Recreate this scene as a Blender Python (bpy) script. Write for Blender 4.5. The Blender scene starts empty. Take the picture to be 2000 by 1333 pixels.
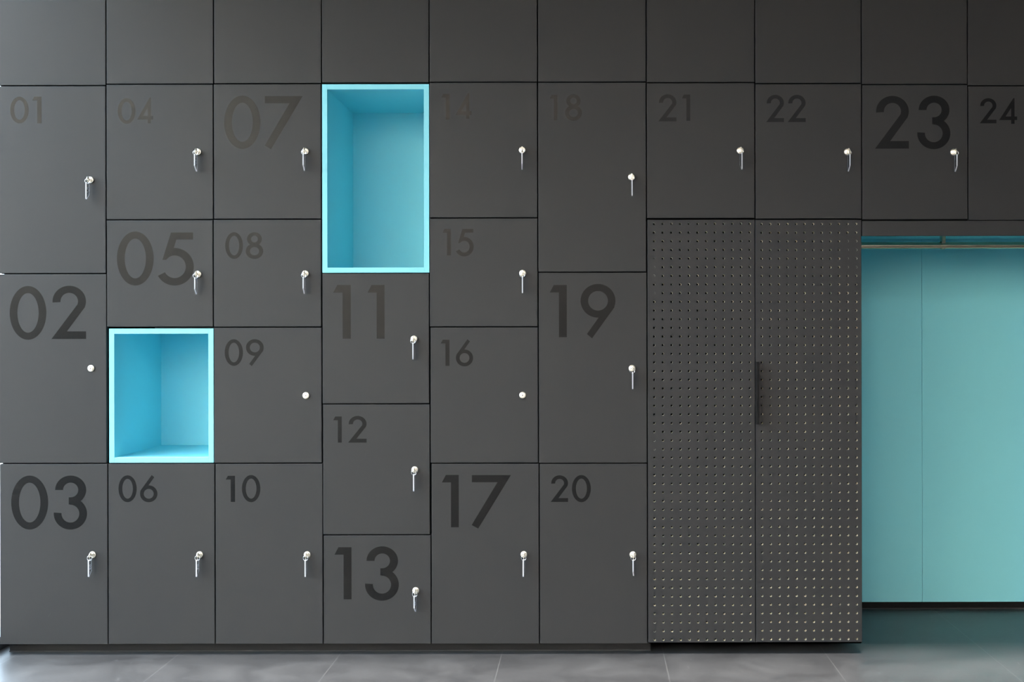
import bpy, bmesh, math, random
from mathutils import Vector, Matrix

random.seed(7)
SC = bpy.context.scene
COL = SC.collection

# ------------------------------------------------------------------ camera
# Y = 0 is the plane of the locker fronts, X = 0 lies straight ahead of the lens,
# Z = 0 is the floor; the camera stands 4.5 m away at 1.2 m height.
cam_data = bpy.data.cameras.new('camera')
cam = bpy.data.objects.new('camera', cam_data)
COL.objects.link(cam)
cam.location = (0.0, -4.5, 1.2)
cam.rotation_euler = (math.radians(90), 0.00188, 0.0)
cam_data.sensor_width = 36.0
cam_data.lens = 36.0 * 2371.0 / 2000.0
cam_data.shift_x = -0.0755
cam_data.shift_y = -0.01025
cam_data.clip_end = 200
SC.camera = cam

# ------------------------------------------------------------------ view, world, big lights
SC.view_settings.view_transform = 'Standard'
SC.view_settings.look = 'None'
SC.view_settings.gamma = 1.0
SC.view_settings.use_curve_mapping = False
SC.view_settings.exposure = 1.35
SC.cycles.max_bounces = 10
SC.cycles.diffuse_bounces = 6
SC.cycles.caustics_reflective = False
SC.cycles.sample_clamp_indirect = 6.0

SKY = (0.68, 0.88, 1.08)
SKY_STRENGTH = 4.6
SUN = 25
LINE_W = 14.5
world = bpy.data.worlds.new('overcast_sky')
SC.world = world
world.use_nodes = True
bg = world.node_tree.nodes['Background']
bg.inputs[0].default_value = (*SKY, 1)
bg.inputs[1].default_value = SKY_STRENGTH

ROOM_X0, ROOM_X1 = -2.22, 3.9
ROOM_Y0, ROOM_Y1 = -8.2, 0.80
ROOM_H = 4.4
LINTEL = 3.1
GLASS_Y = 0.62


def area_light(name, loc, rot, sx, sy, power, color, portal=False):
    d = bpy.data.lights.new(name, 'AREA')
    d.shape = 'RECTANGLE'
    d.size, d.size_y = sx, sy
    d.energy = power
    d.color = color
    if portal:
        d.cycles.is_portal = True
    o = bpy.data.objects.new(name, d)
    COL.objects.link(o)
    o.location = loc
    o.rotation_euler = rot
    return o


# the daylight comes through the glazed facade on the left
area_light('facade_daylight', (ROOM_X0 - 0.12, (ROOM_Y0 + GLASS_Y) / 2, LINTEL / 2), (0, math.radians(-90), 0), LINTEL, GLASS_Y - ROOM_Y0, 1, (1, 1, 1), portal=True)
# a second, tinted facade behind the photographer
REAR_X1 = 3.3
area_light('rear_daylight', ((ROOM_X0 + REAR_X1) / 2, ROOM_Y0 - 0.28, ROOM_H / 2), (math.radians(90), 0, 0), REAR_X1 - ROOM_X0, ROOM_H, 1, (1, 1, 1), portal=True)
# added sun behind the locker wall: never enters, lights the made-up beige wall outside
sd = bpy.data.lights.new('sun', 'SUN')
sd.energy = SUN
sd.color = (1.0, 0.93, 0.83)
sd.angle = math.radians(1.0)
so = bpy.data.objects.new('sun', sd)
COL.objects.link(so)
so.rotation_euler = Vector((-0.22, -1.0, -0.62)).to_track_quat('-Z', 'Y').to_euler()
# slim ceiling light line close to the lockers, shining straight down
lo = area_light('ceiling_light_line', (0.35, -0.27, ROOM_H - 0.03), (0, 0, 0), 6.0, 0.06, LINE_W, (1.0, 0.96, 0.92))
lo.data.spread = math.radians(12)


# ------------------------------------------------------------------ materials
def new_mat(name):
    m = bpy.data.materials.new(name)
    m.use_nodes = True
    nt = m.node_tree
    return m, nt, nt.nodes['Principled BSDF']


def node(nt, kind, **kw):
    n = nt.nodes.new(kind)
    for k, v in kw.items():
        setattr(n, k, v)
    return n


def simple(name, color, rough=0.5, metal=0.0, spec=0.5):
    m, nt, b = new_mat(name)
    b.inputs['Base Color'].default_value = (*color, 1)
    b.inputs['Roughness'].default_value = rough
    b.inputs['Metallic'].default_value = metal
    b.inputs['Specular IOR Level'].default_value = spec
    return m


def laminate(name, color, rough, spec, var=0.10, bump=0.05):
    """matt laminate with a very fine pearl grain"""
    m, nt, b = new_mat(name)
    tc = node(nt, 'ShaderNodeTexCoord')
    n1 = node(nt, 'ShaderNodeTexNoise')
    n1.inputs['Scale'].default_value = 420
    n1.inputs['Detail'].default_value = 2
    n2 = node(nt, 'ShaderNodeTexNoise')
    n2.inputs['Scale'].default_value = 3.0
    n2.inputs['Detail'].default_value = 3
    for n in (n1, n2):
        nt.links.new(tc.outputs['Object'], n.inputs['Vector'])
    mix = node(nt, 'ShaderNodeMix', data_type='RGBA')
    mix.inputs[6].default_value = (*[c * (1 - var) for c in color], 1)
    mix.inputs[7].default_value = (*[c * (1 + var) for c in color], 1)
    add = node(nt, 'ShaderNodeMath', operation='MULTIPLY_ADD')
    add.inputs[1].default_value = 0.7
    add.inputs[2].default_value = 0.0
    nt.links.new(n1.outputs['Fac'], add.inputs[0])
    a2 = node(nt, 'ShaderNodeMath', operation='MULTIPLY_ADD')
    a2.inputs[1].default_value = 0.3
    nt.links.new(n2.outputs['Fac'], a2.inputs[0])
    nt.links.new(add.outputs[0], a2.inputs[2])
    nt.links.new(a2.outputs[0], mix.inputs['Factor'])
    nt.links.new(mix.outputs[2], b.inputs['Base Color'])
    b.inputs['Roughness'].default_value = rough
    b.inputs['Specular IOR Level'].default_value = spec
    bp = node(nt, 'ShaderNodeBump')
    bp.inputs['Strength'].default_value = bump
    bp.inputs['Distance'].default_value = 0.001
    nt.links.new(n1.outputs['Fac'], bp.inputs['Height'])
    nt.links.new(bp.outputs['Normal'], b.inputs['Normal'])
    return m


def floor_material():
    """600 mm grey porcelain tiles with pale thin joints, clouds and fine scratches"""
    m, nt, b = new_mat('grey_porcelain_tile')
    tc = node(nt, 'ShaderNodeTexCoord')
    sep = node(nt, 'ShaderNodeSeparateXYZ')
    nt.links.new(tc.outputs['Object'], sep.inputs[0])

    def joint(out, off):
        a = node(nt, 'ShaderNodeMath', operation='ADD')
        a.inputs[1].default_value = off
        nt.links.new(out, a.inputs[0])
        w = node(nt, 'ShaderNodeMath', operation='PINGPONG')
        w.inputs[1].default_value = 0.30
        nt.links.new(a.outputs[0], w.inputs[0])
        c = node(nt, 'ShaderNodeMath', operation='LESS_THAN')
        c.inputs[1].default_value = 0.0016
        nt.links.new(w.outputs[0], c.inputs[0])
        return c.outputs[0]
    jx = joint(sep.outputs['X'], 0.327)
    jy = joint(sep.outputs['Y'], -0.13)
    mx = node(nt, 'ShaderNodeMath', operation='MAXIMUM')
    nt.links.new(jx, mx.inputs[0])
    nt.links.new(jy, mx.inputs[1])
    cl = node(nt, 'ShaderNodeTexNoise')
    cl.inputs['Scale'].default_value = 4.5
    cl.inputs['Detail'].default_value = 8
    cl.inputs['Roughness'].default_value = 0.62
    cl.inputs['Distortion'].default_value = 0.6
    nt.links.new(tc.outputs['Object'], cl.inputs['Vector'])
    fine = node(nt, 'ShaderNodeTexNoise')
    fine.inputs['Scale'].default_value = 60
    fine.inputs['Detail'].default_value = 4
    nt.links.new(tc.outputs['Object'], fine.inputs['Vector'])
    sm = node(nt, 'ShaderNodeMath', operation='MULTIPLY_ADD')
    sm.inputs[1].default_value = 0.25
    nt.links.new(fine.outputs['Fac'], sm.inputs[0])
    nt.links.new(cl.outputs['Fac'], sm.inputs[2])
    ramp = node(nt, 'ShaderNodeValToRGB')
    ramp.color_ramp.elements[0].position = 0.42
    ramp.color_ramp.elements[0].color = (*FLOOR_DARK, 1)
    ramp.color_ramp.elements[1].position = 0.82
    ramp.color_ramp.elements[1].color = (*FLOOR_LIGHT, 1)
    nt.links.new(sm.outputs[0], ramp.inputs[0])
    # scratches: thin bands of a stretched wave
    mp = node(nt, 'ShaderNodeMapping')
    mp.inputs['Rotation'].default_value = (0, 0, 0.9)
    mp.inputs['Scale'].default_value = (1.0, 7.0, 1.0)
    nt.links.new(tc.outputs['Object'], mp.inputs[0])
    vo = node(nt, 'ShaderNodeTexVoronoi', feature='DISTANCE_TO_EDGE')
    vo.inputs['Scale'].default_value = 2.3
    nt.links.new(mp.outputs[0], vo.inputs['Vector'])
    lt = node(nt, 'ShaderNodeMath', operation='LESS_THAN')
    lt.inputs[1].default_value = 0.006
    nt.links.new(vo.outputs['Distance'], lt.inputs[0])
    brk = node(nt, 'ShaderNodeTexNoise')
    brk.inputs['Scale'].default_value = 7
    nt.links.new(tc.outputs['Object'], brk.inputs['Vector'])
    gt = node(nt, 'ShaderNodeMath', operation='GREATER_THAN')
    gt.inputs[1].default_value = 0.60
    nt.links.new(brk.outputs['Fac'], gt.inputs[0])
    sc = node(nt, 'ShaderNodeMath', operation='MULTIPLY')
    nt.links.new(lt.outputs[0], sc.inputs[0])
    nt.links.new(gt.outputs[0], sc.inputs[1])
    sc2 = node(nt, 'ShaderNodeMath', operation='MULTIPLY')
    sc2.inputs[1].default_value = 0.30
    nt.links.new(sc.outputs[0], sc2.inputs[0])
    m1 = node(nt, 'ShaderNodeMix', data_type='RGBA')
    m1.inputs[7].default_value = (0.12, 0.12, 0.122, 1)
    nt.links.new(sc2.outputs[0], m1.inputs['Factor'])
    nt.links.new(ramp.outputs[0], m1.inputs[6])
    j2 = node(nt, 'ShaderNodeMath', operation='MULTIPLY')
    j2.inputs[1].default_value = 0.7
    nt.links.new(mx.outputs[0], j2.inputs[0])
    m2 = node(nt, 'ShaderNodeMix', data_type='RGBA')
    m2.inputs[7].default_value = (0.10, 0.10, 0.099, 1)
    nt.links.new(j2.outputs[0], m2.inputs['Factor'])
    nt.links.new(m1.outputs[2], m2.inputs[6])
    nt.links.new(m2.outputs[2], b.inputs['Base Color'])
    rr = node(nt, 'ShaderNodeMapRange')
    rr.inputs['To Min'].default_value = 0.30
    rr.inputs['To Max'].default_value = 0.48
    nt.links.new(cl.outputs['Fac'], rr.inputs['Value'])
    nt.links.new(rr.outputs[0], b.inputs['Roughness'])
    b.inputs['Specular IOR Level'].default_value = 0.5
    return m


FLOOR_DARK = (0.032, 0.032, 0.033)
FLOOR_LIGHT = (0.062, 0.062, 0.063)
CHAR = (0.033, 0.0322, 0.0322)
TEAL_C = (0.275, 0.735, 0.825)

M = {}
M['door'] = laminate('charcoal_laminate', CHAR, 0.52, 0.28)
M['body'] = simple('carcass_black_board', (0.006, 0.006, 0.0065), 0.7, spec=0.15)
M['vinyl'] = simple('glossy_black_vinyl', (0.0095, 0.0093, 0.0093), 0.24, spec=0.14)
M['teal'] = laminate('turquoise_laminate', TEAL_C, 0.55, 0.3, var=0.02, bump=0.02)
M['plinth'] = simple('black_plinth_board', (0.012, 0.012, 0.013), 0.5, spec=0.25)
M['base_black'] = simple('matt_black_board', (0.005, 0.005, 0.005), 0.6, spec=0.15)
M['nickel'] = simple('warm_nickel', (0.93, 0.88, 0.77), 0.30, 1.0)
M['steel'] = simple('bright_steel', (0.92, 0.92, 0.92), 0.22, 1.0)
M['slot'] = simple('keyway_dark', (0.02, 0.017, 0.012), 0.6)
M['rod'] = simple('bronze_tube', (0.66, 0.56, 0.40), 0.24, 1.0)
M['handle'] = simple('black_powder_coat', (0.005, 0.005, 0.005), 0.5, spec=0.2)
M['core'] = simple('pale_fibreboard_core', (0.86, 0.81, 0.69), 0.8)
M['sealant'] = simple('grey_sealant', (0.045, 0.045, 0.045), 0.6, spec=0.3)
M['scuff'] = simple('pale_scuff', (0.050, 0.050, 0.051), 0.7, spec=0.2)
M['plug'] = simple('dark_hinge_plate', (0.018, 0.018, 0.018), 0.5)
M['white'] = simple('grey_ceiling_paint', (0.30, 0.29, 0.28), 0.8)
M['greywall'] = simple('dark_grey_paint', (0.16, 0.155, 0.15), 0.8)
M['frame'] = simple('dark_aluminium', (0.07, 0.08, 0.09), 0.4, spec=0.5)
M['beige'] = simple('bounce_wall_beige', (0.64, 0.585, 0.50), 0.9)
M['ground'] = simple('outside_asphalt', (0.07, 0.07, 0.07), 0.9)
M['outwall'] = simple('outside_render', (0.25, 0.25, 0.25), 0.9)
M['floor'] = floor_material()


def thin_glass(name, tint):
    m, nt, b = new_mat(name)
    nt.nodes.remove(b)
    out = nt.nodes['Material Output']
    t = node(nt, 'ShaderNodeBsdfTransparent')
    t.inputs[0].default_value = (*tint, 1)
    g = node(nt, 'ShaderNodeBsdfGlossy')
    g.inputs['Roughness'].default_value = 0.01
    mx = node(nt, 'ShaderNodeMixShader')
    mx.inputs[0].default_value = 0.06
    nt.links.new(t.outputs[0], mx.inputs[1])
    nt.links.new(g.outputs[0], mx.inputs[2])
    nt.links.new(mx.outputs[0], out.inputs[0])
    return m


def acrylic():
    m, nt, b = new_mat('clear_acrylic')
    b.inputs['Base Color'].default_value = (0.95, 0.97, 1.0, 1)
    b.inputs['Roughness'].default_value = 0.04
    b.inputs['IOR'].default_value = 1.49
    b.inputs['Transmission Weight'].default_value = 1.0
    return m


def acrylic_edge():
    """sawn acrylic edge: frosted, scatters the light it catches"""
    m, nt, b = new_mat('frosted_acrylic_edge')
    nt.nodes.remove(b)
    out = nt.nodes['Material Output']
    d = node(nt, 'ShaderNodeBsdfDiffuse')
    d.inputs[0].default_value = (0.93, 0.95, 1.0, 1)
    t = node(nt, 'ShaderNodeBsdfTranslucent')
    t.inputs[0].default_value = (0.93, 0.95, 1.0, 1)
    mx = node(nt, 'ShaderNodeMixShader')
    mx.inputs[0].default_value = 0.35
    nt.links.new(d.outputs[0], mx.inputs[1])
    nt.links.new(t.outputs[0], mx.inputs[2])
    nt.links.new(mx.outputs[0], out.inputs[0])
    return m


M['glass'] = thin_glass('window_glass', (0.97, 0.98, 0.98))
M['tinted'] = thin_glass('tinted_window_glass', (0.84, 0.81, 0.80))
M['acrylic'] = acrylic()
M['edge'] = acrylic_edge()


# ------------------------------------------------------------------ helpers
def add_box(bm, x0, x1, y0, y1, z0, z1, mi=0):
    vs = [bm.verts.new(p) for p in ((x0, y0, z0), (x1, y0, z0), (x1, y1, z0), (x0, y1, z0),
                                    (x0, y0, z1), (x1, y0, z1), (x1, y1, z1), (x0, y1, z1))]
    for f in ((0, 3, 2, 1), (4, 5, 6, 7), (0, 1, 5, 4), (1, 2, 6, 5), (2, 3, 7, 6), (3, 0, 4, 7)):
        bm.faces.new([vs[i] for i in f]).material_index = mi
    return vs


def add_prism_y(bm, pts, y0, y1, mi=0):
    """polygon in XZ (any winding) pushed from y0 (front) to y1"""
    area = sum(pts[i][0] * pts[(i + 1) % len(pts)][1] - pts[(i + 1) % len(pts)][0] * pts[i][1] for i in range(len(pts)))
    if area < 0:
        pts = pts[::-1]
    a = [bm.verts.new((x, y0, z)) for x, z in pts]
    b = [bm.verts.new((x, y1, z)) for x, z in pts]
    bm.faces.new(a).material_index = mi
    bm.faces.new(b[::-1]).material_index = mi
    n = len(pts)
    for i in range(n):
        j = (i + 1) % n
        bm.faces.new((a[j], a[i], b[i], b[j])).material_index = mi


def add_lathe_y(bm, cx, cz, prof, n=28, mi=0):
    """revolve (radius, y) pairs about an axis along Y"""
    rings = []
    for r, y in prof:
        if r < 1e-6:
            rings.append([bm.verts.new((cx, y, cz))])
        else:
            rings.append([bm.verts.new((cx + r * math.cos(2 * math.pi * k / n), y, cz + r * math.sin(2 * math.pi * k / n))) for k in range(n)])
    for a, b in zip(rings, rings[1:]):
        for k in range(n):
            q = (k + 1) % n
            if len(a) == 1 and len(b) == 1:
                continue
            if len(a) == 1:
                bm.faces.new((a[0], b[k], b[q])).material_index = mi
            elif len(b) == 1:
                bm.faces.new((a[k], b[0], a[q])).material_index = mi
            else:
                bm.faces.new((a[k], b[k], b[q], a[q])).material_index = mi


def add_tube(bm, pts, r, n=12, closed=False, mi=0):
    pts = [Vector(p) for p in pts]
    m = len(pts)
    rings = []
    for i, p in enumerate(pts):
        t = (pts[(i + 1) % m] - pts[i - 1]) if closed else (pts[min(i + 1, m - 1)] - pts[max(i - 1, 0)])
        t.normalize()
        u = t.orthogonal() if abs(t.y) > 0.9 else t.cross(Vector((0, 1, 0)))
        u.normalize()
        w = t.cross(u)
        rings.append([bm.verts.new(p + r * (math.cos(2 * math.pi * k / n) * u + math.sin(2 * math.pi * k / n) * w)) for k in range(n)])
    for i in range(m if closed else m - 1):
        a, b = rings[i], rings[(i + 1) % m]
        for k in range(n):
            q = (k + 1) % n
            bm.faces.new((a[k], a[q], b[q], b[k])).material_index = mi
    if not closed:
        bm.faces.new(rings[0])
        bm.faces.new(rings[-1][::-1])


def bevel(bm, w, seg=1, edges=None):
    bmesh.ops.bevel(bm, geom=list(edges or bm.edges), offset=w, segments=seg, affect='EDGES', profile=0.6)


def obj(name, bm, mats, parent=None, smooth=False, fix=True):
    if fix:
        bmesh.ops.recalc_face_normals(bm, faces=bm.faces)
    me = bpy.data.meshes.new(name)
    bm.to_mesh(me)
    bm.free()
    for m in (mats if isinstance(mats, (list, tuple)) else [mats]):
        me.materials.append(m)
    if smooth:
        for p in me.polygons:
            p.use_smooth = True
        try:
            me.set_sharp_from_angle(angle=math.radians(35))
        except Exception:
            pass
    o = bpy.data.objects.new(name, me)
    COL.objects.link(o)
    if parent:
        o.parent = parent
    return o


def thing(name, label, cat, loc=(0, 0, 0), group=None):
    o = bpy.data.objects.new(name, None)
    o.empty_display_size = 0.05
    COL.objects.link(o)
    o.location = loc
    o['label'] = label
    o['category'] = cat
    if group:
        o['group'] = group
    return o


def struct(name, bm, m, parent=None, label=None):
    o = obj(name, bm, m, parent)
    if parent is None:
        o['kind'] = 'structure'
    if label:
        o['label'] = label
    return o


def boxmesh(*a, w=0.0, seg=1):
    bm = bmesh.new()
    add_box(bm, *a)
    if w:
        bevel(bm, w, seg)
    return bm


# ------------------------------------------------------------------ the setting
bm = bmesh.new()
vs = [bm.verts.new(p) for p in ((ROOM_X0, ROOM_Y0, 0), (ROOM_X1, ROOM_Y0, 0), (ROOM_X1, ROOM_Y1, 0), (ROOM_X0, ROOM_Y1, 0))]
vb = [bm.verts.new((v.co.x, v.co.y, -0.1)) for v in vs]
bm.faces.new(vs)
bm.faces.new(vb[::-1])
for i in range(4):
    bm.faces.new((vs[i], vb[i], vb[(i + 1) % 4], vs[(i + 1) % 4]))
struct('floor', bm, M['floor'])
struct('ceiling', boxmesh(ROOM_X0, ROOM_X1, ROOM_Y0, ROOM_Y1, ROOM_H, ROOM_H + 0.15), M['white'])
struct('wall_back', boxmesh(ROOM_X0, ROOM_X1, ROOM_Y1, ROOM_Y1 + 0.15, 0, ROOM_H), M['greywall'])
struct('wall_right', boxmesh(ROOM_X1, ROOM_X1 + 0.15, ROOM_Y0, ROOM_Y1, 0, ROOM_H), M['greywall'])
struct('wall_front', boxmesh(REAR_X1, ROOM_X1, ROOM_Y0 - 0.15, ROOM_Y0, 0, ROOM_H), M['greywall'])
struct('wall_left', boxmesh(ROOM_X0 - 0.15, ROOM_X0, GLASS_Y, ROOM_Y1, 0, ROOM_H), M['greywall'])
# glazed facade on the left, unseen lintel added above to dim the top row
struct('shade_lintel', boxmesh(ROOM_X0 - 0.15, ROOM_X0, ROOM_Y0, GLASS_Y, LINTEL, ROOM_H), M['greywall'])
bm = bmesh.new()
fx0, fx1 = ROOM_X0 - 0.08, ROOM_X0
add_box(bm, fx0, fx1, ROOM_Y0, GLASS_Y, 0.0, 0.05)
add_box(bm, fx0, fx1, ROOM_Y0, GLASS_Y, LINTEL - 0.12, LINTEL)
for my in [GLASS_Y - 0.05 - 1.375 * k for k in range(7)]:
    add_box(bm, fx0, fx1, my, my + 0.05, 0.05, LINTEL - 0.12)
w1 = struct('window_1', bm, M['frame'])
bm = bmesh.new()
add_box(bm, fx0 + 0.036, fx0 + 0.042, ROOM_Y0, GLASS_Y - 0.05, 0.05, LINTEL - 0.12)
struct('window_pane', bm, M['glass'], w1)
bm = bmesh.new()
add_box(bm, ROOM_X0 - 0.08, REAR_X1, ROOM_Y0 - 0.08, ROOM_Y0, 0.0, 0.09)
add_box(bm, ROOM_X0 - 0.08, REAR_X1, ROOM_Y0 - 0.08, ROOM_Y0, ROOM_H - 0.12, ROOM_H)
for k in range(4):
    mx_ = ROOM_X0 + (REAR_X1 - ROOM_X0 - 0.05) * k / 3
    add_box(bm, mx_, mx_ + 0.05, ROOM_Y0 - 0.08, ROOM_Y0, 0.09, ROOM_H - 0.12)
w2 = struct('window_2', bm, M['frame'])
bm = bmesh.new()
add_box(bm, ROOM_X0 + 0.05, REAR_X1 - 0.05, ROOM_Y0 - 0.044, ROOM_Y0 - 0.038, 0.09, ROOM_H - 0.12)
struct('window_pane', bm, M['tinted'], w2)
struct('ground_outside', boxmesh(-40, 40, -40, 20, -0.3, -0.12), M['ground'])
struct('wall_outside', boxmesh(-15.4, -15, -25, 12, -0.12, 3.2), M['outwall'])
bm = bmesh.new()
add_box(bm, -3.5, 9, -20.3, -20, -0.12, 3.1)
add_box(bm, -14.9, -6.2, -20.3, -20, -0.12, 2.8)
struct('blocker_wall', bm, M['ground'])  # unseen walls added so the lower digits reflect something dark
struct('bounce_wall', boxmesh(-24, 0.4, -25, -24, -0.12, 13), M['beige'])  # invented sunlit wall, gives warm fill and a warm digit reflection
struct('blocker_wall_right', boxmesh(0.4, 14, -24.6, -24, -0.12, 8), M['ground'])  # dark wall added to keep sky out of the right-hand digits

# ------------------------------------------------------------------ digits
T = 0.147


def ring(cx, cy, ro, ri, a0=0.0, a1=360.0, n=56):
    """ring sector as quads in unit coordinates; ro, ri are (rx, ry); angles in degrees"""
    out = []
    k = max(6, int(n * abs(a1 - a0) / 360))
    for i in range(k):
        p = math.radians(a0 + (a1 - a0) * i / k)
        q = math.radians(a0 + (a1 - a0) * (i + 1) / k)
        out.append([(cx + ro[0] * math.cos(p), cy + ro[1] * math.sin(p)), (cx + ro[0] * math.cos(q), cy + ro[1] * math.sin(q)),
                    (cx + ri[0] * math.cos(q), cy + ri[1] * math.sin(q)), (cx + ri[0] * math.cos(p), cy + ri[1] * math.sin(p))])
    return out


def glyph(d):
    """groups of polygons (each group flat, one stroke) in a box about one unit high"""
    if d == 0:
        return [ring(0.34, 0.5, (0.34, 0.5), (0.198, 0.369))]
    if d == 1:
        return [[[(0.173, 0), (0.323, 0), (0.323, 1), (0.173, 1)]], [[(0, 0.858), (0.173, 0.858), (0.173, 1), (0.075, 1)]]]
    if d == 2:
        return [ring(0.335, 0.705, (0.314, 0.295), (0.165, 0.162), 184, -25),
                [[(0, 0), (0.183, 0), (0.622, 0.588), (0.484, 0.640)]], [[(0, 0), (0.65, 0), (0.65, 0.143), (0.11, 0.143)]]]
    if d == 3:
        return [ring(0.311, 0.733, (0.285, 0.267), (0.140, 0.136), 180, -92),
                ring(0.305, 0.295, (0.306, 0.295), (0.164, 0.165), 92, -184), [[(0.276, 0.466), (0.32, 0.466), (0.32, 0.596), (0.276, 0.596)]]]
    if d == 4:
        return [[[(0, 0.148), (0.545, 1), (0.593, 1), (0.593, 0.64), (0.462, 0.62), (0.243, 0.286), (0.11, 0.148)]],
                [[(0.0, 0.148), (0.693, 0.148), (0.693, 0.286), (0.088, 0.286)]], [[(0.462, 0), (0.593, 0), (0.593, 1), (0.462, 0.87)]]]
    if d == 5:
        return [ring(0.325, 0.354, (0.354, 0.354), (0.206, 0.214), 118, -151),
                [[(0.259, 1), (0.665, 1), (0.665, 0.868), (0.218, 0.868)]],
                [[(0.259, 1), (0.385, 0.96), (0.292, 0.66), (0.229, 0.544), (0.165, 0.486), (0.099, 0.486)]]]
    if d == 6:
        return [[[(0.668 - x, 1 - y) for x, y in p] for p in g] for g in glyph(9)]
    if d == 7:
        return [[[(0.004, 0.863), (0.004, 1), (0.749, 1), (0.66, 0.863)]], [[(0, 0.044), (0.123, -0.026), (0.749, 1), (0.575, 1)]]]
    if d == 8:
        return [ring(0.31, 0.745, (0.262, 0.255), (0.122, 0.128)), ring(0.31, 0.292, (0.31, 0.292), (0.165, 0.156))]
    if d == 9:
        return [ring(0.334, 0.690, (0.334, 0.327), (0.19, 0.19)),
                [[(0.655, 0.573), (0.218, -0.039), (0.121, 0.045), (0.48, 0.555)]]]


def add_digit(bm, d, x0, x1, z0, z1, ysurf, thick=0.0004):
    gs = glyph(d)
    xs = [p[0] for g in gs for q in g for p in q]
    zs = [p[1] for g in gs for q in g for p in q]
    ax, bx, az, bz = min(xs), max(xs), min(zs), max(zs)
    for i, g in enumerate(gs):
        for poly in g:
            pts = [(x0 + (x - ax) / (bx - ax) * (x1 - x0), z0 + (z - az) / (bz - az) * (z1 - z0)) for x, z in poly]
            add_prism_y(bm, pts, ysurf - thick - 0.00003 * i, ysurf)


# ------------------------------------------------------------------ measured plan (metres)
CELLS = {1: (-2.189, -1.790, 1.4144, 2.1119), 2: (-2.188, -1.7885, 0.7103, 1.4144), 3: (-2.186, -1.7856, 0.0394, 0.7103),
         4: (-1.790, -1.3923, 1.6139, 2.1168), 5: (-1.7896, -1.3936, 1.2153, 1.6139), 6: (-1.7856, -1.3887, 0.0401, 0.7105),
         7: (-1.3923, -0.9918, 1.615, 2.118), 8: (-1.3936, -0.9922, 1.2146, 1.615), 9: (-1.3927, -0.9909, 0.7097, 1.2146),
         10: (-1.3887, -0.9884, 0.0398, 0.7097), 11: (-0.9909, -0.5923, 0.9291, 1.4150), 12: (-0.9897, -0.5906, 0.4433, 0.9291),
         13: (-0.9879, -0.588, 0.039, 0.4433), 14: (-0.5923, -0.1901, 1.6183, 2.122), 15: (-0.5923, -0.1898, 1.214, 1.6183),
         16: (-0.5906, -0.1891, 0.7082, 1.214), 17: (-0.5880, -0.1866, 0.0386, 0.7082), 18: (-0.19, 0.2132, 1.4163, 2.1214),
         19: (-0.1890, 0.2144, 0.7071, 1.4163), 20: (-0.1866, 0.2144, 0.0384, 0.7071), 21: (0.2132, 0.6155, 1.6149, 2.1188),
         22: (0.6155, 1.0114, 1.6118, 2.1148), 23: (1.0114, 1.4052, 1.6083, 2.1106), 24: (1.4052, 1.802, 1.605, 2.1052)}
UPPER = [(-2.190, -1.7894, 2.1119), (-1.7894, -1.3909, 2.1168), (-1.3909, -0.9906, 2.118), (-0.9906, -0.5917, 2.1201), (-0.5917, -0.1897, 2.122),
         (-0.1897, 0.2132, 2.1214), (0.2132, 0.6155, 2.1188), (0.6155, 1.0105, 2.1148), (1.0105, 1.4039, 2.1106), (1.4039, 1.7992, 2.1052)]
UPPER_TOP = 2.673
LOCKS = {1: (-1.8475, 1.7615), 2: (-1.8460, 1.0630), 3: (-1.8416, 0.3722), 4: (-1.4488, 1.8651), 5: (-1.4496, 1.4115), 6: (-1.4449, 0.3714),
         7: (-1.0502, 1.8663), 8: (-1.0511, 1.4126), 9: (-1.0500, 0.9609), 10: (-1.0464, 0.3707), 11: (-0.6492, 1.1699), 12: (-0.6472, 0.6850),
         13: (-0.6446, 0.2371), 14: (-0.2468, 1.8695), 15: (-0.2463, 1.4130), 16: (-0.2472, 0.9604), 17: (-0.2435, 0.3701), 18: (0.1576, 1.7691),
         19: (0.1582, 1.0593), 20: (0.1603, 0.3684), 21: (0.5602, 1.8661), 22: (0.9578, 1.8606), 23: (1.3516, 1.8589), 24: (1.7420, 1.8570)}
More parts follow.
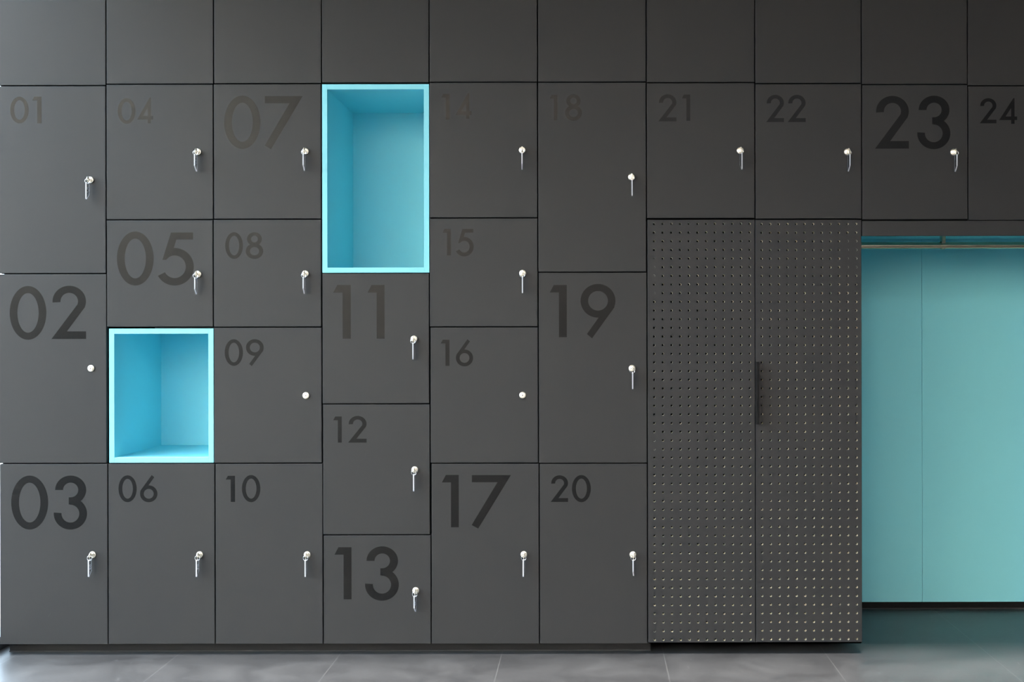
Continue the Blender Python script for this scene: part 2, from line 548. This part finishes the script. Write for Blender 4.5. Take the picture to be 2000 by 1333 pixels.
DIGITS = {1: [(0, -2.1450, -2.0767, 1.9726, 2.0713), (1, -2.0634, -2.0292, 1.9725, 2.0712)],
          2: [(0, -2.1483, -2.0126, 1.1697, 1.3690), (2, -1.9936, -1.8655, 1.1723, 1.3697)],
          3: [(0, -2.1440, -2.0073, 0.4656, 0.6658), (3, -1.9864, -1.8631, 0.4653, 0.6656)],
          4: [(0, -1.7465, -1.6810, 1.9700, 2.0649), (4, -1.6743, -1.6155, 1.9718, 2.0667)],
          5: [(0, -1.7503, -1.6146, 1.3702, 1.5704), (5, -1.5985, -1.4657, 1.3699, 1.5663)],
          6: [(0, -1.7463, -1.6789, 0.5665, 0.6661), (6, -1.6665, -1.6020, 0.5663, 0.6669)],
          7: [(0, -1.3518, -1.2180, 1.8762, 2.0736), (7, -1.2018, -1.0614, 1.8750, 2.0714)],
          8: [(0, -1.3488, -1.2834, 1.4682, 1.5669), (8, -1.2729, -1.2084, 1.4680, 1.5667)],
          9: [(0, -1.3515, -1.2841, 1.0715, 1.1702), (9, -1.2727, -1.2072, 1.0705, 1.1701)],
          10: [(1, -1.3486, -1.3145, 0.5667, 0.6635), (0, -1.2888, -1.2205, 0.5656, 0.6662)],
          11: [(1, -0.9488, -0.8843, 1.1714, 1.3706), (1, -0.8217, -0.7590, 1.1711, 1.3704)],
          12: [(1, -0.9497, -0.9183, 0.7861, 0.8829), (2, -0.8946, -0.8263, 0.7860, 0.8847)],
          13: [(1, -0.9459, -0.8833, 0.2044, 0.3979), (3, -0.8330, -0.7077, 0.1993, 0.4009)],
          14: [(1, -0.5469, -0.5166, 1.9839, 2.0788), (4, -0.4947, -0.4350, 1.9866, 2.0815)],
          15: [(1, -0.5431, -0.5128, 1.4800, 1.5777), (5, -0.4938, -0.4283, 1.4761, 1.5776)],
          16: [(1, -0.5506, -0.5183, 1.0700, 1.1668), (6, -0.4946, -0.4310, 1.0680, 1.1686)],
          17: [(1, -0.5472, -0.4852, 0.4712, 0.6652), (7, -0.4373, -0.2916, 0.4659, 0.6645)],
          18: [(1, -0.1446, -0.1171, 1.9803, 2.0742), (8, -0.0886, -0.0260, 1.9783, 2.0770)],
          19: [(1, -0.1460, -0.0834, 1.1755, 1.3691), (9, -0.0321, 0.0969, 1.1710, 1.3727)],
          20: [(2, -0.1444, -0.0799, 0.5644, 0.6631), (0, -0.0656, 0.0046, 0.5633, 0.6639)],
          21: [(2, 0.2578, 0.3242, 1.9757, 2.0754), (1, 0.3451, 0.3754, 1.9775, 2.0743)],
          22: [(2, 0.6573, 0.7228, 1.9721, 2.0727), (2, 0.7370, 0.8034, 1.9720, 2.0726)],
          23: [(2, 1.0605, 1.1858, 1.8726, 2.0681), (3, 1.2171, 1.3395, 1.8704, 2.0687)],
          24: [(2, 1.4487, 1.5104, 1.9659, 2.0589), (4, 1.5208, 1.5873, 1.9638, 2.0587)]}
NO_KEY = {2, 9, 16}
GAP = 0.0019           # half of the joint between two doors
DOOR_T = 0.019
DEPTH = 0.50

LOCKER_LABEL = {
    1: 'tall charcoal locker with a small 01, top of the left column',
    2: 'tall charcoal locker with a large dark 02 and a lock without key',
    3: 'tall charcoal locker with a large black 03, standing on the plinth at far left',
    4: 'charcoal locker with a small faint 04, right of locker 01',
    5: 'charcoal locker with a large 05, above the lower turquoise cubby',
    6: 'tall charcoal locker with a small 06, below the lower turquoise cubby',
    7: 'charcoal locker with a large brownish 07, left of the tall turquoise cubby',
    8: 'charcoal locker with a hardly visible small 08, below locker 07',
    9: 'charcoal locker with a small faint 09 and no key, right of the lower turquoise cubby',
    10: 'tall charcoal locker with a small dark 10, in the bottom row right of locker 06',
    11: 'charcoal locker with a large faint 11, directly below the tall turquoise cubby',
    12: 'charcoal locker with a small dark 12, between lockers 11 and 13',
    13: 'charcoal locker with a large black 13, low above the plinth',
    14: 'charcoal locker with a barely visible 14, right of the tall turquoise cubby',
    15: 'charcoal locker with a barely visible small 15, between lockers 14 and 16',
    16: 'charcoal locker with a small dark 16 and a lock without key',
    17: 'tall charcoal locker with a large black 17, in the bottom row',
    18: 'tall charcoal locker with a small faint 18, left of locker 21',
    19: 'tall charcoal locker with a large dark 19, left of the perforated doors',
    20: 'tall charcoal locker with a small dark 20, bottom left of the perforated doors',
    21: 'charcoal locker with a small 21, above the left perforated door',
    22: 'charcoal locker with a small 22, above the right perforated door',
    23: 'charcoal locker with a large black 23, above the open coat niche',
    24: 'charcoal locker with a small 24, cut off by the right edge of the picture'}


def box_at(o, x0, x1, y0, y1, z0, z1, w=0.0, seg=1):
    """box given in room coordinates, built relative to the thing it belongs to"""
    ox, oy, oz = o.location
    return boxmesh(x0 - ox, x1 - ox, y0 - oy, y1 - oy, z0 - oz, z1 - oz, w=w, seg=seg)


def make_lock(parent, lx, lz, keyed):
    """cam lock: flange, raised ring, recessed groove, plug with keyway"""
    bm = bmesh.new()
    f = -0.0002
    add_lathe_y(bm, lx, lz, [(0.0128, 0.001), (0.0128, f - 0.0035), (0.0120, f - 0.0052), (0.0100, f - 0.0058), (0.0092, f - 0.0052), (0.0090, f - 0.0032),
                             (0.0078, f - 0.0032), (0.0076, f - 0.0068), (0.0068, f - 0.0074), (0.0, f - 0.0074)], n=32)
    bmesh.ops.recalc_face_normals(bm, faces=bm.faces)
    add_lathe_y(bm, lx, lz, [(0.0019, f - 0.0072), (0.0019, f - 0.0077), (0.0, f - 0.0077)], n=12, mi=1)
    add_box(bm, lx - 0.0007, lx + 0.0007, f - 0.0077, f - 0.0070, lz - 0.0042, lz + 0.0042, mi=1)
    return obj('lock', bm, [M['nickel'], M['slot']], parent, smooth=True, fix=False)


DOORS = {}


def make_locker(n):
    x0, x1, z0, z1 = CELLS[n]
    t = thing('locker', LOCKER_LABEL[n], 'locker', ((x0 + x1) / 2, DEPTH / 2, z0), 'numbered lockers')
    obj('carcass', box_at(t, x0 + 0.0006, x1 - 0.0006, DOOR_T + 0.002, DEPTH, z0 + 0.0006, z1 - 0.0006), M['body'], t)
    gx0 = x0 if n in (1, 2, 3) else x0 + GAP
    d = obj('door', box_at(t, gx0, x1 - GAP, 0, DOOR_T, z0 + (GAP if z0 > 0.1 else 0), z1 - GAP, w=0.0018, seg=2), M['door'], t)
    ox, oy, oz = t.location
    DOORS[n] = d
    for dg, a, b, c, e in DIGITS[n]:
        bm = bmesh.new()
        add_digit(bm, dg, a - ox, b - ox, c - oz, e - oz, -oy)
        o = obj('digit', bm, M['vinyl'], d)
        o['label'] = 'glossy black digit %d' % dg
    lx, lz = LOCKS[n]
    lk = make_lock(d, lx, lz, n not in NO_KEY)
    lk.location = (-ox, -oy, -oz)
    lk['label'] = 'round nickel cam lock'
    return t


for n in range(1, 25):
    make_locker(n)

# blank cabinets of the top row
ABOVE = ['locker 01', 'locker 04', 'locker 07', 'the tall turquoise cubby', 'locker 14', 'locker 18', 'locker 21', 'locker 22', 'locker 23', 'locker 24']
for (x0, x1, z0), ab in zip(UPPER, ABOVE):
    t = thing('upper_cabinet', 'blank charcoal cabinet without lock, directly above ' + ab, 'cabinet', ((x0 + x1) / 2, DEPTH / 2, z0), 'blank cabinets of the top row')
    obj('carcass', box_at(t, x0 + 0.0006, x1 - 0.0006, DOOR_T + 0.002, DEPTH, z0 + 0.0006, UPPER_TOP - 0.0006), M['body'], t)
    gx0 = x0 if x0 < -2.18 else x0 + GAP
    obj('door', box_at(t, gx0, x1 - GAP, 0, DOOR_T, z0 + GAP, UPPER_TOP, w=0.0018, seg=2), M['door'], t)


# ------------------------------------------------------------------ turquoise cubbies
def make_cubby(label, x0, x1, z0, z1):
    t = thing('open_cubby', label, 'cubby', ((x0 + x1) / 2, DEPTH / 2, z0), 'open turquoise cubbies')
    p = 0.0192
    y0, y1 = -0.0005, DEPTH
    obj('side_panel', box_at(t, x0, x0 + p, y0, y1, z0, z1, w=0.0006), M['teal'], t)
    obj('side_panel', box_at(t, x1 - p, x1, y0, y1, z0, z1, w=0.0006), M['teal'], t)
    obj('top_panel', box_at(t, x0 + p, x1 - p, y0, y1, z1 - p, z1, w=0.0006), M['teal'], t)
    obj('bottom_panel', box_at(t, x0 + p, x1 - p, y0, y1, z0, z0 + p, w=0.0006), M['teal'], t)
    obj('back_panel', box_at(t, x0 + p, x1 - p, y1 - 0.008, y1, z0 + p, z1 - p), M['teal'], t)


make_cubby('tall open turquoise cubby between lockers 07 and 14', -0.9890, -0.5926, 1.4158, 2.1152)
make_cubby('smaller open turquoise cubby between lockers 05 and 06', -1.7802, -1.3930, 0.7125, 1.2100)


# ------------------------------------------------------------------ keys with acrylic fobs
def make_key(n, lx, lz, near_long, twist, swing, engraved):
    t = thing('locker_key', 'key with ring and clear acrylic fob in the lock of locker %02d' % n, 'key', (lx, -0.008, lz), 'keys hanging in the locker locks')
    # key blade + round bow in the vertical plane square to the door
    bm = bmesh.new()
    th = 0.0011
    bc, br, hr = -0.0165, 0.0108, 0.0030      # bow centre (y), bow radius, hole radius
    hc = (-0.0215, -0.0005)
    N = 24
    outer = [(bc + br * math.cos(2 * math.pi * k / N), br * math.sin(2 * math.pi * k / N)) for k in range(N)]
    inner = [(hc[0] + hr * math.cos(2 * math.pi * k / N), hc[1] + hr * math.sin(2 * math.pi * k / N)) for k in range(N)]
    vo = [[bm.verts.new((s * th, y, z)) for y, z in outer] for s in (-1, 1)]
    vi = [[bm.verts.new((s * th, y, z)) for y, z in inner] for s in (-1, 1)]
    for k in range(N):
        q = (k + 1) % N
        bm.faces.new((vo[0][k], vo[0][q], vi[0][q], vi[0][k]))
        bm.faces.new((vo[1][q], vo[1][k], vi[1][k], vi[1][q]))
        bm.faces.new((vo[0][q], vo[0][k], vo[1][k], vo[1][q]))
        bm.faces.new((vi[0][k], vi[0][q], vi[1][q], vi[1][k]))
    add_box(bm, -th, th, bc + br - 0.001, 0.0, -0.0036, 0.0036)
    obj('key', bm, M['nickel'], t, smooth=True)
    # split ring through the bow hole, hanging
    R, r = 0.0090, 0.0008
    ry_ = hc[0]
    rz = hc[1] + 0.0018 - R
    bm = bmesh.new()
    for dy in (-0.0009, 0.0008):
        add_tube(bm, [(R * math.cos(2 * math.pi * k / 32), ry_ + dy, rz + R * math.sin(2 * math.pi * k / 32)) for k in range(32)], r, n=8, closed=True)
    obj('split_ring', bm, M['steel'], t, smooth=True)
    # fob: clear plate, slanted lower end, frosted sawn edges; local X = width
    bm = bmesh.new()
    w, h, th, cut = 0.0255, 0.062, 0.0021, 0.019
    top = 0.0035
    c = 0.003
    if near_long:
        pts = [(-w / 2 + c, top), (w / 2 - c, top), (w / 2, top - c), (w / 2, top - h + cut), (-w / 2 + 0.003, top - h), (-w / 2, top - h + 0.002), (-w / 2, top - c)]
    else:
        pts = [(-w / 2 + c, top), (w / 2 - c, top), (w / 2, top - c), (w / 2, top - h + 0.002), (w / 2 - 0.003, top - h), (-w / 2, top - h + cut), (-w / 2, top - c)]
    a = [bm.verts.new((x, -th, z)) for x, z in pts]
    b = [bm.verts.new((x, th, z)) for x, z in pts]
    bm.faces.new(a).material_index = 0
    bm.faces.new(b[::-1]).material_index = 0
    for i in range(len(pts)):
        j = (i + 1) % len(pts)
        bm.faces.new((a[j], a[i], b[i], b[j])).material_index = 1
    fb = obj('key_fob', bm, [M['acrylic'], M['edge']], t)
    fb['label'] = 'clear acrylic fob'
    fb.location = (0, ry_, rz - R)
    # local -X is the edge nearest the viewer: turn the plate so that -X points along -Y
    fb.rotation_euler = (0, math.radians(swing), math.radians(90 + twist))
    if engraved:
        bm = bmesh.new()
        # digits run down the fob: written along local -Z
        x = -0.0
        dd = '%02d' % n
        for k, ch in enumerate(dd):
            sub = bmesh.new()
            add_digit(sub, int(ch), 0, 0.0085, 0, 0.013, -th, thick=0.00015)
            bmesh.ops.translate(sub, verts=sub.verts, vec=(-0.010 + k * 0.0105, 0, 0))
            bmesh.ops.rotate(sub, verts=sub.verts, cent=(0, 0, 0), matrix=Matrix.Rotation(math.radians(90), 3, 'Y'))
            bmesh.ops.translate(sub, verts=sub.verts, vec=(-0.006, 0, -0.024))
            me = bpy.data.meshes.new('tmp')
            sub.to_mesh(me)
            sub.free()
            bm.from_mesh(me)
            bpy.data.meshes.remove(me)
        obj('engraved_number', bm, M['edge'], fb)
    return t


# near_long: the fob edge toward the viewer is the longer one; twist and swing in degrees
KEYS = {1: (True, 0, 0), 3: (True, 2, 0), 4: (False, 0, 0), 5: (False, 4, 0), 6: (True, 1, 0.5), 7: (False, 2, 0), 8: (False, 3, 0.3),
        10: (True, 5, 0), 11: (True, 5, 0.5), 12: (True, 3, -1), 13: (False, -4, -1), 14: (False, 3, -0.5), 15: (True, 4, 0.5), 17: (True, -4, 1),
        18: (True, 2, 0.5), 19: (True, 3, 0), 20: (False, -6, -1), 21: (True, 7, 0), 22: (False, 3, -1), 23: (False, -1, -1)}
for n, (nl, tw, sw) in KEYS.items():
    make_key(n, LOCKS[n][0], LOCKS[n][1], nl, tw, sw, n in (1, 3, 4, 6, 13))

# ------------------------------------------------------------------ plinth under the lockers
p = obj('plinth', boxmesh(-2.1746, 0.228, 0.05, 0.068, 0.0, 0.0383, w=0.0006), M['plinth'])
p['label'] = 'low black plinth board running under the bottom row of lockers'
p['category'] = 'plinth'

b = obj('sealant_bead', boxmesh(-2.1746, 0.228, 0.0465, 0.0499, 0.0, 0.0032), M['sealant'], p)
b['label'] = 'thin grey sealant line'

# ------------------------------------------------------------------ wardrobe with two perforated doors
WX0, WX1 = 0.2144, 1.0099
WZ0, WZ1 = 0.0415, 1.6112
ward = thing('perforated_wardrobe', 'wardrobe closed by two black perforated doors with one long handle', 'wardrobe', ((WX0 + WX1) / 2, 0.36, 0))
obj('side_panel', box_at(ward, WX0 + 0.001, WX0 + 0.019, 0.021, 0.70, 0.045, WZ1 - 0.002), M['body'], ward)
obj('side_panel', box_at(ward, WX1 - 0.022, WX1 - 0.004, 0.021, 0.70, 0.045, WZ1 - 0.002), M['body'], ward)
obj('top_panel', box_at(ward, WX0 + 0.019, WX1 - 0.022, 0.021, 0.70, WZ1 - 0.020, WZ1 - 0.002), M['body'], ward)
obj('bottom_panel', box_at(ward, WX0 + 0.019, WX1 - 0.022, 0.021, 0.70, 0.045, 0.063), M['body'], ward)
obj('back_panel', box_at(ward, WX0 + 0.019, WX1 - 0.022, 0.692, 0.70, 0.063, WZ1 - 0.020), M['body'], ward)
obj('plinth', box_at(ward, WX0 + 0.03, WX1 - 0.03, 0.30, 0.32, 0.0, 0.045), M['base_black'], ward)


def perforated_door(x0, x1, z0, z1, hx0, hx1, hz0, hz1, nc, nr, plugs):
    """19 mm board drilled right through; the holes show the pale core"""
    ox, oy, oz = ward.location
    bm = bmesh.new()
    dx, dz = (hx1 - hx0) / (nc - 1), (hz1 - hz0) / (nr - 1)
    R = 0.0044
    K = 12
    t = DOOR_T
    gx = [hx0 + dx * (i - 0.5) for i in range(nc + 1)]
    gz = [hz0 + dz * (j - 0.5) for j in range(nr + 1)]
    V = {}

    def v(x, y, z):
        k = (round(x, 6), round(y, 6), round(z, 6))
        if k not in V:
            V[k] = bm.verts.new((x - ox, y - oy, z - oz))
        return V[k]
    for i in range(nc):
        for j in range(nr):
            cx, cz = hx0 + dx * i, hz0 + dz * j
            # square outline sampled at K points matching the circle
            sq, ci = [], []
            for k in range(K):
                a = 2 * math.pi * (k + 0.5) / K
                c, s = math.cos(a), math.sin(a)
                ci.append((cx + R * c, cz + R * s))
            xl, xr, zb, zt = gx[i], gx[i + 1], gz[j], gz[j + 1]
            corners = {1: (xr, zt), 4: (xl, zt), 7: (xl, zb), 10: (xr, zb)}
            cyc = [v(px, 0, pz) for px, pz in ci]
            cyb = [v(px, t, pz) for px, pz in ci]
            # four sides, each fan joins the corner pair with the arc between
            order = [((xr, zb), (xr, zt), [10, 11, 0, 1]), ((xr, zt), (xl, zt), [1, 2, 3, 4]), ((xl, zt), (xl, zb), [4, 5, 6, 7]), ((xl, zb), (xr, zb), [7, 8, 9, 10])]
            for A, B, arc in order:
                bm.faces.new([v(A[0], 0, A[1]), v(B[0], 0, B[1])] + [cyc[q] for q in reversed(arc)])
                bm.faces.new([v(B[0], t, B[1]), v(A[0], t, A[1])] + [cyb[q] for q in arc])
            for k in range(K):
                q = (k + 1) % K
                bm.faces.new((cyc[k], cyc[q], cyb[q], cyb[k])).material_index = 1
            if (i, j) in plugs:
                d = plugs[(i, j)]
                ring_ = [bm.verts.new((px - ox, d - oy, pz - oz)) for px, pz in ci]
                bm.faces.new(ring_).material_index = 2
    # plain margin strips around the drilled field, front, back, and the four edges
    xa, xb, za, zb = gx[0], gx[-1], gz[0], gz[-1]
    c = 0.0016

    def strip(y, flip, e):
        X0, X1, Z0, Z1 = x0 + e, x1 - e, z0 + e, z1 - e
        loops = []
        bot = [v(x, y, za) for x in gx]
        top = [v(x, y, zb) for x in gx]
        lef = [v(xa, y, z) for z in gz]
        rig = [v(xb, y, z) for z in gz]
        LB, RB, LT, RT = v(X0, y, Z0), v(X1, y, Z0), v(X0, y, Z1), v(X1, y, Z1)
        loops.append([LB, RB] + bot[::-1])
        loops.append([RT, LT] + top)
        loops.append([LT, LB] + lef)
        loops.append([RB, RT] + rig[::-1])
        for l in loops:
            bm.faces.new(l[::-1] if flip else l)
        return [LB, RB, RT, LT]
    f = strip(0, False, c)
    b = strip(t, True, 0)
    mid = [v(x0, c, z0), v(x1, c, z0), v(x1, c, z1), v(x0, c, z1)]
    for k in range(4):
        q = (k + 1) % 4
        bm.faces.new((f[q], f[k], mid[k], mid[q]))
        bm.faces.new((mid[q], mid[k], b[k], b[q]))
    return obj('door', bm, [M['door'], M['core'], M['plug']], ward, fix=True)


plugL = {(0, 44): 0.010, (0, 43): 0.002, (0, 42): 0.004, (0, 40): 0.0015, (0, 2): 0.006, (0, 1): 0.004, (0, 23): 0.006, (0, 22): 0.004}
plugR = {(10, 46): 0.001, (10, 45): 0.001, (10, 44): 0.001, (10, 43): 0.001, (11, 46): 0.004, (11, 45): 0.004, (11, 44): 0.008, (11, 43): 0.004, (0, 2): 0.004}
dl = perforated_door(WX0 + GAP, 0.6151 - 0.0012, WZ0 - 0.0006, WZ1, 0.2401, 0.5948, 0.0524, 1.5951, 12, 49, plugL)
dr = perforated_door(0.6151 + 0.0012, WX1 - 0.0006, WZ0, WZ1 - 0.0012, 0.6392, 0.9898, 0.0540, 1.5934, 12, 49, plugR)
ox, oy, oz = ward.location
bm = bmesh.new()
add_box(bm, 0.6137 - ox, 0.6232 - ox, -0.034 - oy, 0.0 - oy, 0.8535 - oz, 1.0845 - oz)
bevel(bm, 0.0008)
h = obj('handle', bm, M['handle'], dl)
h['label'] = 'long matt black bar handle'

# ------------------------------------------------------------------ open coat niche on the right
NX0, NX1 = 1.0060, 3.88
SOFFIT = 1.590
BACK = 0.720
niche = thing('coat_niche', 'open turquoise coat niche with hanging rail, right of the perforated doors', 'wardrobe', ((NX0 + NX1) / 2, 0.36, 0))
obj('header_panel', box_at(niche, 1.0125, NX1, 0.0, 0.019, 1.5490, 1.6045, w=0.0009), M['door'], niche)['label'] = 'charcoal header panel'
obj('side_panel', box_at(niche, NX0, NX0 + 0.006, 0.023, BACK, 0.045, SOFFIT), M['teal'], niche)
obj('side_panel', box_at(niche, NX1 - 0.019, NX1, 0.021, BACK, 0.0, SOFFIT), M['teal'], niche)
obj('top_panel', box_at(niche, NX0, NX1, 0.021, BACK + 0.019, SOFFIT, 1.6040), M['teal'], niche)
obj('back_panel', box_at(niche, NX0, 1.4296, BACK, BACK + 0.019, 0.0293, SOFFIT, w=0.0008), M['teal'], niche)
obj('back_panel', box_at(niche, 1.4306, NX1, BACK, BACK + 0.019, 0.0293, SOFFIT, w=0.0008), M['teal'], niche)
obj('plinth', box_at(niche, NX0 + 0.006, NX1 - 0.019, BACK + 0.003, BACK + 0.019, 0.0, 0.0290), M['base_black'], niche)['label'] = 'black plinth strip'
# hanging rail
bm = bmesh.new()
ox, oy, oz = niche.location
RY, RZ, RR = 0.35, 1.5375, 0.0135
add_tube(bm, [(NX0 + 0.006 - ox, RY - oy, RZ - oz), (NX1 - 0.019 - ox, RY - oy, RZ - oz)], RR, n=28)
rail = obj('hanging_rail', bm, M['rod'], niche, smooth=True)
rail['label'] = 'round bronze hanging rail'
bm = bmesh.new()
struct('wall_above_niche', boxmesh(1.8045, 3.88, 0.0, 0.50, 1.6070, UPPER_TOP, w=0.0018, seg=2), M['door'])
bx = 1.4125
add_box(bm, bx - 0.0075 - ox, bx + 0.0075 - ox, RY - 0.016 - oy, RY + 0.016 - oy, RZ + 0.008 - oz, SOFFIT - oz)
bevel(bm, 0.001)
N = 28
for (ra, rb) in ((0.0165, 0.0138),):
    A = [[bm.verts.new((bx + s * 0.0075 - ox, RY + ra * math.cos(2 * math.pi * k / N) - oy, RZ + ra * math.sin(2 * math.pi * k / N) - oz)) for k in range(N)] for s in (-1, 1)]
    B = [[bm.verts.new((bx + s * 0.0075 - ox, RY + rb * math.cos(2 * math.pi * k / N) - oy, RZ + rb * math.sin(2 * math.pi * k / N) - oz)) for k in range(N)] for s in (-1, 1)]
    for k in range(N):
        q = (k + 1) % N
        bm.faces.new((A[0][k], A[0][q], A[1][q], A[1][k]))
        bm.faces.new((A[0][q], A[0][k], B[0][k], B[0][q]))
        bm.faces.new((A[1][k], A[1][q], B[1][q], B[1][k]))
bk = obj('rail_bracket', bm, M['rod'], rail, smooth=True)
b = obj('sealant_bead', box_at(niche, NX0 + 0.006, NX1 - 0.019, BACK - 0.001, BACK + 0.0028, 0.0, 0.003), M['sealant'], niche)
b['label'] = 'thin grey sealant line'


# ------------------------------------------------------------------ scuffs on the lower doors
def scuff(door, pts, w, ysurf=0.0):
    """rubbed pale streak lying on a door front, given in room X and Z"""
    ox, oy, oz = door.parent.location
    bm = bmesh.new()
    for (xa, za), (xb, zb) in zip(pts, pts[1:]):
        d = Vector((xb - xa, zb - za)).normalized() * w / 2
        q = [(xa - d.y, za + d.x), (xa + d.y, za - d.x), (xb + d.y, zb - d.x), (xb - d.y, zb + d.x)]
        add_prism_y(bm, [(x - ox, z - oz) for x, z in q], ysurf - 0.00012 - oy, ysurf - oy)
    o = obj('scuff_mark', bm, M['scuff'], door)
    o['label'] = 'faint pale scuff'
    return o


scuff(DOORS[17], [(-0.396, 0.573), (-0.386, 0.558), (-0.379, 0.561)], 0.0022)
scuff(DOORS[17], [(-0.357, 0.059), (-0.342, 0.080), (-0.322, 0.098)], 0.0014)
scuff(DOORS[3], [(-2.008, 0.142), (-1.999, 0.156)], 0.0022)
scuff(dl, [(0.444, 0.212), (0.441, 0.180), (0.446, 0.156), (0.458, 0.146), (0.470, 0.145)], 0.0016)
scuff(dl, [(0.482, 0.164), (0.516, 0.158), (0.548, 0.156)], 0.0012)
scuff(dr, [(0.770, 0.115), (0.822, 0.142), (0.874, 0.166), (0.936, 0.182), (0.974, 0.188)], 0.0012)
